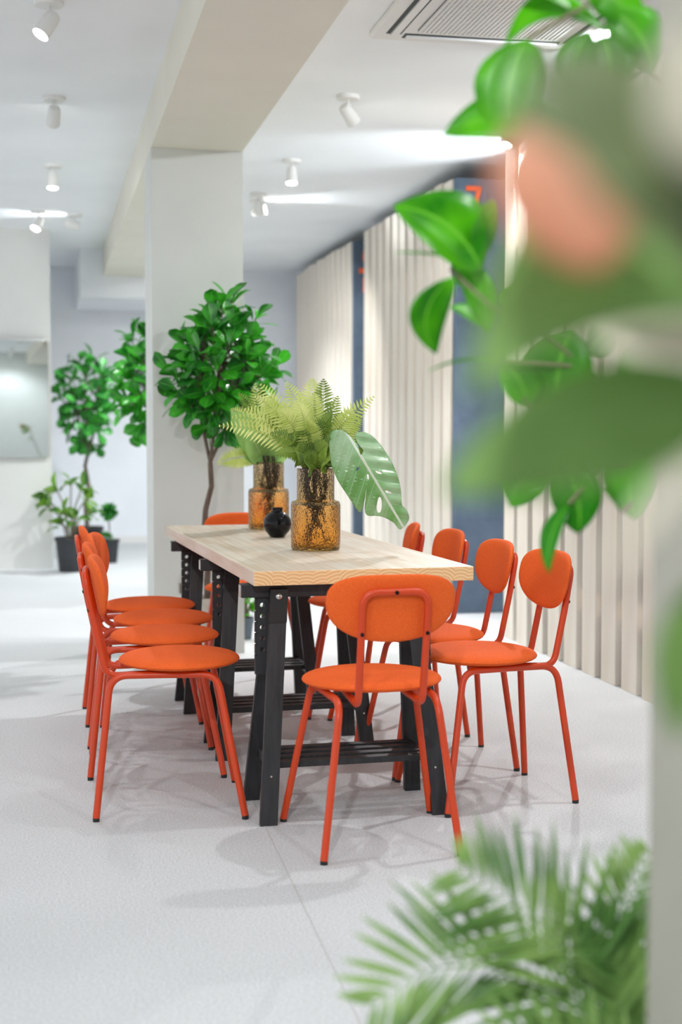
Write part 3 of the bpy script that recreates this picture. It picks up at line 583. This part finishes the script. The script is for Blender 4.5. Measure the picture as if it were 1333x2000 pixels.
# ------------------------------------------------------------------ vases and their plants
TZ = .755
def make_vase(label):
    t = thing('glass_vase', label, 'vase', group='amber glass vases on the table')
    out = [(0, 0), (.080, 0), (.087, .006), (.088, .02), (.088, .160), (.084, .172), (.070, .176), (.0665, .180), (.0665, .285), (.0655, .288)]
    inn = [(.0625, .285), (.0625, .178), (.068, .170), (.083, .160), (.083, .02), (.078, .010), (0, .009)]
    b = bmesh.new(); lathe(b, out + inn, 56); obj('glass', b, M['glass'], t); return t
v1 = make_vase('amber bubble glass vase nearer the camera, holding ferns and a large monstera leaf'); v1.location = (-.09, 5.03, TZ)
v2 = copy_tree(v1); v2.location = (-.312, 6.12, TZ); v2['label'] = 'amber glass vase farther back on the table, behind the black ball vase'
b = bmesh.new(); pr = [(0, 0), (.022, 0), (.03, .003)]
for i in range(1, 12):
    a = -PI / 2 + .55 + i * (PI - .95) / 11; pr.append((.0565 * math.cos(a), .0535 + .0535 * math.sin(a)))
pr += [(.021, .108), (.0225, .116), (.021, .118), (.018, .116), (.018, .10), (.045, .08), (.048, .04), (0, .006)]
lathe(b, pr, 40)
tag(obj('ball_vase', b, M['black_glaze'], loc=(-.252, 5.62, TZ)), 'small round glossy black vase on the table between the two amber vases', 'vase')

def frond(bm, base, tip, arch, W, n=24, rz=random, seed=0):
    random.seed(seed); base, tip = Vector(base), Vector(tip); d = tip - base; Ln = d.length
    c = base + d * .45 + Vector((0, 0, 1)) * arch * Ln; P = lambda s: base * (1 - s) ** 2 + c * 2 * s * (1 - s) + tip * s * s
    pts = [P(i / n) for i in range(n + 1)]; tube(bm, pts, [.0016 * (1.1 - i / n) + .0003 for i in range(n + 1)], 5)
    uvl = bm.loops.layers.uv.verify(); view = Vector((random.uniform(-.5, .5), -1, .35 + random.uniform(-.3, .3)))
    for i in range(4, n + 1):
        s = i / n; p = P(s); t = (P(min(1, s + .02)) - P(s - .02)).normalized(); sd = t.cross(view).normalized()
        l = W * math.sin(PI * min(1, (s * .86 + .12))) ** .8
        for sg in (-1, 1):
            dr = (sd * sg + t * .45 + view * random.uniform(-.12, .12)).normalized(); q = p + dr * l
            leaf(bm, p, p + dr * l, .0105 * (.5 + l / W * .5), up=view, bow=random.uniform(-.04, .1), fold=.3, n=5, shape=1)
    return pts
def bouquet(label, vase_top, specs, stem_to, seed, group):
    t = thing('fern_bouquet', label, 'plant', vase_top, 0, group)
    base = Vector(vase_top); random.seed(seed)
    for i, (b0, tp_) in enumerate(specs):
        bm = bmesh.new(); random.seed(seed * 50 + i); st = Vector((random.uniform(-.03, .03), random.uniform(-.03, .03), 0))
        tip = Vector(tp_) - base; frond(bm, st, tip, random.uniform(.12, .3), random.uniform(.046, .062), seed=seed * 31 + i)
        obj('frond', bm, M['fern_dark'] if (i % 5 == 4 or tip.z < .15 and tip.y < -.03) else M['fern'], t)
    b = bmesh.new(); random.seed(seed)
    for i in range(20):
        a = random.uniform(0, 2 * PI); r0 = random.uniform(0, .04); r1 = random.uniform(.01, .055); a2 = a + random.uniform(1, 4)
        z1 = random.uniform(-.27, -.15) if i % 2 else random.uniform(-.27, -.25)
        tube(b, [(r0 * math.cos(a), r0 * math.sin(a), .03), (.035 * math.cos(a), .035 * math.sin(a), -.08), (r1 * math.cos(a2), r1 * math.sin(a2), z1)], .0022, 6)
    for i in range(16):                                   # leafy lower stalks inside the neck
        a = random.uniform(0, 2 * PI); tube(b, [(.045 * math.cos(a), .045 * math.sin(a), .03), (.048 * math.cos(a + .3), .048 * math.sin(a + .3), -.05), (.03 * math.cos(a + .8), .03 * math.sin(a + .8), -.14)], .003, 5)
    obj('stalks', b, M['stalk'], t)
    return t
bq1 = bouquet('pale green fern bouquet standing in the nearer amber vase', (-.09, 5.03, TZ + .285), FERNS_NEAR, 0, 1, 'fern bouquets in the vases')
bq2 = bouquet('fern bouquet with broad green leaves standing in the farther amber vase', (-.312, 6.12, TZ + .285), [(a, (c[0], c[1] - .06, c[2])) for a, c in FERNS_FAR], 0, 2, 'fern bouquets in the vases')
bm = bmesh.new(); B2 = Vector((-.312, 6.12, TZ + .285))
for tip, w_ in (((-.47, 6.08, 1.26), .15), ((-.30, 6.05, 1.21), .15), ((-.40, 6.0, 1.19), .12), ((-.24, 6.07, 1.16), .12), ((-.44, 6.15, 1.10), .08)):
    leaf(bm, (random.uniform(-.02, .02), 0, 0), Vector(tip) - B2, w_, up=(.2, -1, .2), bow=.06, fold=.3, n=8, shape=0)
obj('leaf', bm, M['near'], bq2, label='broad green blades')
# monstera leaf
def monstera():
    t = thing('monstera_leaf', 'large split glossy monstera leaf leaning out of the nearer amber vase', 'leaf', (-.03, 5.03, TZ + .285))
    o0 = Vector((-.03, 5.03, TZ + .285)); att, tip = Vector(MONSTERA_RIB[0]), Vector(MONSTERA_RIB[1])
    ax = (tip - att); Ln = ax.length; ax.normalize(); nrm = Vector((0, -1, 0)); cr = ax.cross(nrm)
    def to2(p): p = Vector(p) - att; return Vector((p.dot(ax), p.dot(cr)))
    def smooth(l, k=3):
        n = len(l); out = []
        for i in range(n):
            p0, p1, p2, p3 = l[i - 1], l[i], l[(i + 1) % n], l[(i + 2) % n]
            for j in range(k):
                s = j / k; out.append(.5 * ((2 * p1) + (p2 - p0) * s + (2 * p0 - 5 * p1 + 4 * p2 - p3) * s * s + (-p0 + 3 * p1 - 3 * p2 + p3) * s ** 3))
        return out
    out = smooth([to2(p) for p in MONSTERA]); holes = [smooth([to2(p) for p in h]) for h in MONSTERA_HOLES]
    from mathutils.geometry import delaunay_2d_cdt
    pts = []; edges = []
    for lp in [out] + holes:
        k = len(pts); pts += lp; edges += [(k + i, k + (i + 1) % len(lp)) for i in range(len(lp))]
    x0, x1 = min(p.x for p in out), max(p.x for p in out); y0, y1 = min(p.y for p in out), max(p.y for p in out)
    def inside(p, lp):
        c = False; n = len(lp)
        for i in range(n):
            a, b_ = lp[i], lp[i - 1]
            if (a.y > p.y) != (b_.y > p.y) and p.x < (b_.x - a.x) * (p.y - a.y) / (b_.y - a.y) + a.x: c = not c
        return c
    st = .009; gx = x0
    while gx < x1:
        gy = y0
        while gy < y1:
            p = Vector((gx, gy))
            if inside(p, out) and not any(inside(p, h) for h in holes): pts.append(p)
            gy += st
        gx += st
    for k in range(28): pts.append(Vector((k * Ln * .95 / 27, 0.0)))
    vs, es, fs, *_ = delaunay_2d_cdt(pts, edges, [], 0, 1e-5)
    bm = bmesh.new(); uvl = bm.loops.layers.uv.verify(); bv = []; uvs = []
    for p in vs:
        u, v = p.x, p.y
        dep = .0 - .9 * (u - .06) ** 2 - .22 * abs(v) - 1.0 * v * v + .006 * math.sin((u - abs(v) * .8) * 120) * min(1, abs(v) * 30)
        P_ = att + ax * u + cr * v - nrm * (-dep) - o0
        bv.append(bm.verts.new(P_)); uvs.append((.5 + v / .22, u / Ln))
    for f in fs:
        c = sum((vs[i] for i in f), Vector((0, 0))) / len(f)
        if inside(c, out) and not any(inside(c, h) for h in holes):
            try: ff = bm.faces.new([bv[i] for i in f]); ff.smooth = True
            except ValueError: continue
            for lp, i in zip(ff.loops, f): lp[uvl].uv = uvs[i]
    for v in [v for v in bm.verts if not v.link_faces]: bm.verts.remove(v)
    lf = obj('leaf', bm, M['monstera'], t); so = lf.modifiers.new('thickness', 'SOLIDIFY'); so.thickness = .0012
    b = bmesh.new(); tube(b, fillet([(0, 0, -.2), (.0, 0, .0), (.03, .01, .075), att - o0 + Vector((0, .006, 0))], .05, 4), .003, 8); obj('stem', b, M['twig'], t)
    b = bmesh.new(); rib = []
    for k in range(20):
        u = k * Ln * .93 / 19; rib.append(att + ax * u - nrm * (.9 * (u - .06) ** 2) * -1 * -1 - o0)
    rib = [att + ax * (k * Ln * .93 / 19) + nrm * (-.9 * (k * Ln * .93 / 19 - .06) ** 2 + .0005) - o0 for k in range(20)]
    tube(b, rib, [.0022 * (1 - k / 24) for k in range(20)], 6); obj('midrib', b, M['lit_leaf_and_rib'], lf)
    return t
monstera()

# ------------------------------------------------------------------ plants at right
def branch_plant(name, label, pot, specs, branches, leafmats, r=.005, trunk=None, mat_tw='twig', potm='black_pot', poth=.3, potr=.14):
    t = thing(name, label, 'plant', (*pot, 0)); o0 = Vector((*pot, 0))
    b = bmesh.new(); lathe(b, [(0, 0), (potr * .78, 0), (potr, poth), (potr * .93, poth), (potr * .9, poth - .03), (0, poth - .03)], 28); obj('pot', b, M[potm], t)
    b = bmesh.new()
    for br in branches: tube(b, fillet([Vector(p) - o0 for p in br], .1, 4) if len(br) > 2 else [Vector(p) - o0 for p in br], r, 8)
    if trunk: tube(b, fillet([Vector(p) - o0 for p in trunk], .2, 4), r * 1.6, 8)
    obj('branches', b, M[mat_tw], t)
    by = {}
    for bs, tp_, w_, roll, bow, c in specs:
        bm = by.setdefault(c, bmesh.new()); bs, tp_ = Vector(bs) - o0, Vector(tp_) - o0
        u = Matrix.Rotation(roll * PI / 2, 3, (tp_ - bs).normalized()) @ Vector((0, -1, .15))
        d = (tp_ - bs).normalized(); side = d.cross(Vector((0, -1, 0))).normalized(); 
        if side.z < 0: side = -side
        sd = 1 if (d.cross((u - d * u.dot(d)).normalized())).z > 0 else -1
        leaf(bm, bs, tp_, w_, up=u, bow=.05, fold=.2, n=12, shape=0, sway=bow * sd)
    for c, bm in by.items():
        o = obj('foliage', bm, M[leafmats[c]], t); so = o.modifiers.new('thickness', 'SOLIDIFY'); so.thickness = .0005
    return t
branch_plant('ficus_branches', 'bright green large-leaved ficus reaching in from behind the near wall at right', (.88, 2.54), MID_LEAVES, MID_BRANCHES, {0: 'bright'}, r=.0035,
             trunk=[(.88, 2.54, .27), (.80, 2.46, 1.0), (.68, 2.37, 1.13), (.66, 2.3, 1.5), (.6, 2.3, 1.72)])
nt_ = branch_plant('foreground_plant', 'strongly blurred large-leaved plant right in front of the camera with olive leaves', (.40, .58), NEAR_LEAVES, NEAR_BRANCHES, {0: 'near', 1: 'shaded_leaf', 2: 'lit_leaf_and_rib'}, r=.004,
             trunk=[(.40, .58, .27), (.36, .6, .8), (.22, .66, 1.1), (.21, .66, 1.17)], poth=.3, potr=.1)
bm = bmesh.new(); o0 = Vector((.40, .58, 0))
for bs, tp_, w_, roll, bow, c in SALMON_LEAF: leaf(bm, Vector(bs) - o0, Vector(tp_) - o0, w_, up=(0, -1, .1), bow=.05, fold=.2, n=12, shape=0, sway=bow)
so = obj('leaf', bm, M['salmon'], nt_, label='salmon pink leaf'); so_ = so.modifiers.new('thickness', 'SOLIDIFY'); so_.thickness = .0005
# palm
def palm():
    o0 = Vector((.60, 2.0, 0)); t = thing('potted_palm', 'feathery green palm at the lower right corner beside the near wall', 'plant', o0)
    b = bmesh.new(); lathe(b, [(0, 0), (.1, 0), (.13, .2), (.12, .2), (.115, .18), (0, .18)], 28); obj('pot', b, M['black_pot'], t)
    for k, fr in enumerate(PALM_FRONDS):
        random.seed(60 + k); bm = bmesh.new(); pts = [Vector(p) - o0 for p in fr]; pts = [Vector((random.uniform(-.03, .03), random.uniform(-.03, .03), .17))] + pts
        path = fillet(pts, .12, 6); acc = [0]
        for a, b_ in zip(path, path[1:]): acc.append(acc[-1] + (b_ - a).length)
        def at(s):
            l = s * acc[-1]
            for i in range(len(path) - 1):
                if acc[i + 1] >= l: return path[i].lerp(path[i + 1], (l - acc[i]) / max(1e-6, acc[i + 1] - acc[i])), (path[i + 1] - path[i]).normalized()
            return path[-1], (path[-1] - path[-2]).normalized()
        tube(bm, path, [.004 * (1.1 - i / len(path)) for i in range(len(path))], 6)
        for i in range(24):
            s = .42 + .58 * i / 23; p, tg = at(s); sd = tg.cross(Vector((0, -1, .2))).normalized()
            for sg in (-1, 1):
                l = .155 * (math.sin(PI * (.25 + .7 * i / 23)) ** .7) * random.uniform(.85, 1.15) * (1.15 if k < 2 else .8)
                dr = (tg * .95 + sd * sg * .9 + Vector((0, random.uniform(-.35, .35), random.uniform(-.1, .1)))).normalized()
                e = p + dr * l + Vector((0, 0, -.12 * l * (1 if sg * sd.z < 0 else .3)))
                leaf(bm, p, e, .0115, up=Vector((random.uniform(-.4, .4), -1, .5)), bow=.04, fold=.3, n=5, shape=0)
        obj('frond', bm, M['palm'], t)
palm()

# ------------------------------------------------------------------ ceiling lamps and air conditioner
def make_lamp(label, loc, aim, lit, power, spread=1.5, blend=.6, tint=(.97, .985, 1), drop=0):
    t = thing('ceiling_spotlight', label, 'lamp', (*loc[:2], CEIL), 0, 'white ceiling spotlights')
    b = bmesh.new(); lathe(b, [(0, 0), (.06, 0), (.06, -.016), (.055, -.02), (0, -.02)], 28); obj('canopy', b, M['white_plastic'], t)
    b = bmesh.new(); tube(b, [(0, 0, -.02), (0, 0, -.07 - drop)], .007, 8); obj('stem', b, M['white_plastic'], t)
    a = Vector(aim).normalized(); c0 = Vector((0, 0, -.085 - drop)) - a * .045
    R_ = Vector((0, 0, 1)).rotation_difference(a).to_matrix().to_4x4()
    b = bmesh.new(); lathe(b, [(0, 0), (.022, .0), (.030, .008), (.033, .03), (.037, .11), (.034, .11), (.032, .10), (0, .098)], 24)
    bmesh.ops.transform(b, matrix=Matrix.Translation(c0) @ R_, verts=b.verts); hd = obj('head', b, M['white_plastic'], t)
    if lit:
        b = bmesh.new(); lathe(b, [(0, .104), (.031, .103), (.031, .101), (0, .0995)], 20); bmesh.ops.transform(b, matrix=Matrix.Translation(c0) @ R_, verts=b.verts); obj('bulb', b, M['lamp_glow'], hd)
    if power:
        l = bpy.data.lights.new('spot_light', 'SPOT'); l.energy = power; l.spot_size = spread; l.spot_blend = blend; l.shadow_soft_size = .03; l.color = tint
        o = bpy.data.objects.new('spot_light', l); COL.objects.link(o); o.parent = t; o.location = c0 + a * .125; o.rotation_euler = Vector((0, 0, -1)).rotation_difference(a).to_euler()
    return t
LL = ['white ceiling spotlight nearest the camera at top left, tilted left', 'second white ceiling spotlight on the left, turned away and unlit looking', 'third white ceiling spotlight on the left, pointing straight down', 'farthest white ceiling spotlight on the left, above the mirror wall',
      'right hand ceiling spotlight nearest the camera, tilted right', 'middle right hand ceiling spotlight pointing down', 'farthest right hand ceiling spotlight beside the pillar']
AIM = [(-.45, -.35, -.8), (-.25, .8, -.6), (0, -.15, -1), (-.3, -.4, -.8), (.5, .6, -.65), (0, -.2, -1), (-.05, .8, -.75)]
for i, p in enumerate(LAMPS): make_lamp(LL[i], p, AIM[i], True, SPOT_POWER * (.6, .7, .7, .4, 1.2, 1.5, 2.0)[i], 1.7)
COOL = (.86, .93, 1)
for lb, xy, aim, k, *sp in [('added fill spotlight above the booths behind the leaves', (1.7, 7.4), (-.4, .1, -1), 1.0),  # unseen spots added to brighten the chairs, aisles and near leaves
      ('added fill spotlight above the aisle right of the table', (1.05, 4.7), (.15, -.1, -1), .85), ('added fill spotlight right behind the camera', (-.25, -.9), (.27, 1, -1.08), 1.5, .75),
      ('added fill spotlight above the left aisle beside the table', (-1.0, 3.6), (.2, .4, -1), .35),
      ('added fill spotlight over the near end of the table', (.35, 3.3), (-.1, .25, -1), .55),
      ('added fill spotlight over the near right corner', (.9, 2.6), (-.2, .2, -1), .4),
      ('added fill spotlight over the right aisle before the booths', (.92, 7.9), (-.15, -.5, -1), 2.4), ('added fill spotlight before the blue-grey panel', (1.08, 8.2), (-.6, -.1, -1), 1.2),
      ('added fill spotlight behind the camera, turned towards the table', (-.35, -.7), (.12, 1, -.48), 3.4, .95), ('added fill spotlight behind the camera on the left', (-1.6, .6), (.45, 1, -.7), .9)]:
    make_lamp(lb, xy, aim, True, SPOT_POWER * k, sp[0] if sp else 1.9)
for lb, xy, aim, k in [('ceiling spotlight a step behind the camera, pointing down', (.42, -.9), (0, -.3, -1), .5), ('ceiling spotlight well behind the camera, turned to the rear wall', (1.15, -4.6), (-.1, -.6, -1), 1.3), ('ceiling spotlight close to the rear wall', (1.42, -5.9), (0, -.2, -1), .7), ('added fill spotlight hidden behind the pillar', (-1.15, 9.7), (-.15, 1, -.42), 9.0), ('added fill spotlight in the far corner behind the pillar', (-1.2, 12.3), (-.1, .1, -1), 3.0),
      ('added fill spotlight in the far left recess', (-2.0, 12.7), (-.1, .15, -1), 3.0), ('added fill spotlight beyond the left edge', (-3.2, 9.5), (.3, .2, -1), .5), ('added fill spotlight left of the left row', (-2.6, 6.5), (.2, .2, -1), .4)]:  # after the three rear lamps, unseen spots added to light the far end and left
    make_lamp(lb, xy, aim, True, SPOT_POWER * k, 2.4, tint=COOL)
# lamps turned up to wash the ceiling; the last one is added to brighten it
for lb, xy, aim, k, sp in [('ceiling spotlight turned up towards the ceiling above the booths', (1.45, 8.35), (-.9, .3, .6), 1.1, 1.1), ('ceiling spotlight turned up beside the pillar', (-.62, 10.6), (.9, -.1, .16), .35, 1.2), ('ceiling spotlight turned up at far left', (-2.1, 11.3), (-.9, -.1, .16), .35, 1.2), ('added fill spotlight turned up near the blue-grey panel', (1.28, 6.1), (-.8, .3, .3), .8, 2.2)]:
    make_lamp(lb, xy, aim, True, SPOT_POWER * k, sp, tint=COOL, drop=.38 if k > 1 else 0)

def aircon():
    x0, y0 = .121, 6.187
    t = thing('ceiling_air_conditioner', 'white square cassette air conditioner in the ceiling at top right', 'air conditioner', (x0, y0, CEIL), G)
    b = bmesh.new(); box(b, 0, .95, -.95, 0, -.03, 0, .006); obj('panel', b, M['white_plastic'], t, smooth=False)
    b = bmesh.new(); box(b, .17, .78, -.78, -.17, -.034, -.03); gp = obj('grille', b, M['charcoal'], t, smooth=False)
    b = bmesh.new()
    for k in range(32): y = -.775 + k * .0193; box(b, .17, .78, y, y + .009, -.040, -.034)
    for k in range(32): x = .172 + k * .0193; box(b, x, x + .009, -.78, -.17, -.041, -.034)
    obj('grille_bars', b, M['white_plastic'], gp, smooth=False)
    for (xa, xb, ya, yb) in ((.05, .115, -.85, -.1), (.835, .9, -.85, -.1), (.13, .82, -.9, -.835), (.13, .82, -.115, -.05)):
        b = bmesh.new(); box(b, xa, xb, ya, yb, -.032, -.0295); v = obj('vent_slot', b, M['charcoal'], t, smooth=False)
        b = bmesh.new(); dx, dy = (xb - xa) * .25, (yb - ya) * .25
        if xb - xa < yb - ya: box(b, xa + dx, xb - dx, ya + .01, yb - .01, -.042, -.033)
        else: box(b, xa + .01, xb - .01, ya + dy, yb - dy, -.042, -.033)
        obj('flap', b, M['white_plastic'], v, smooth=False)
aircon()
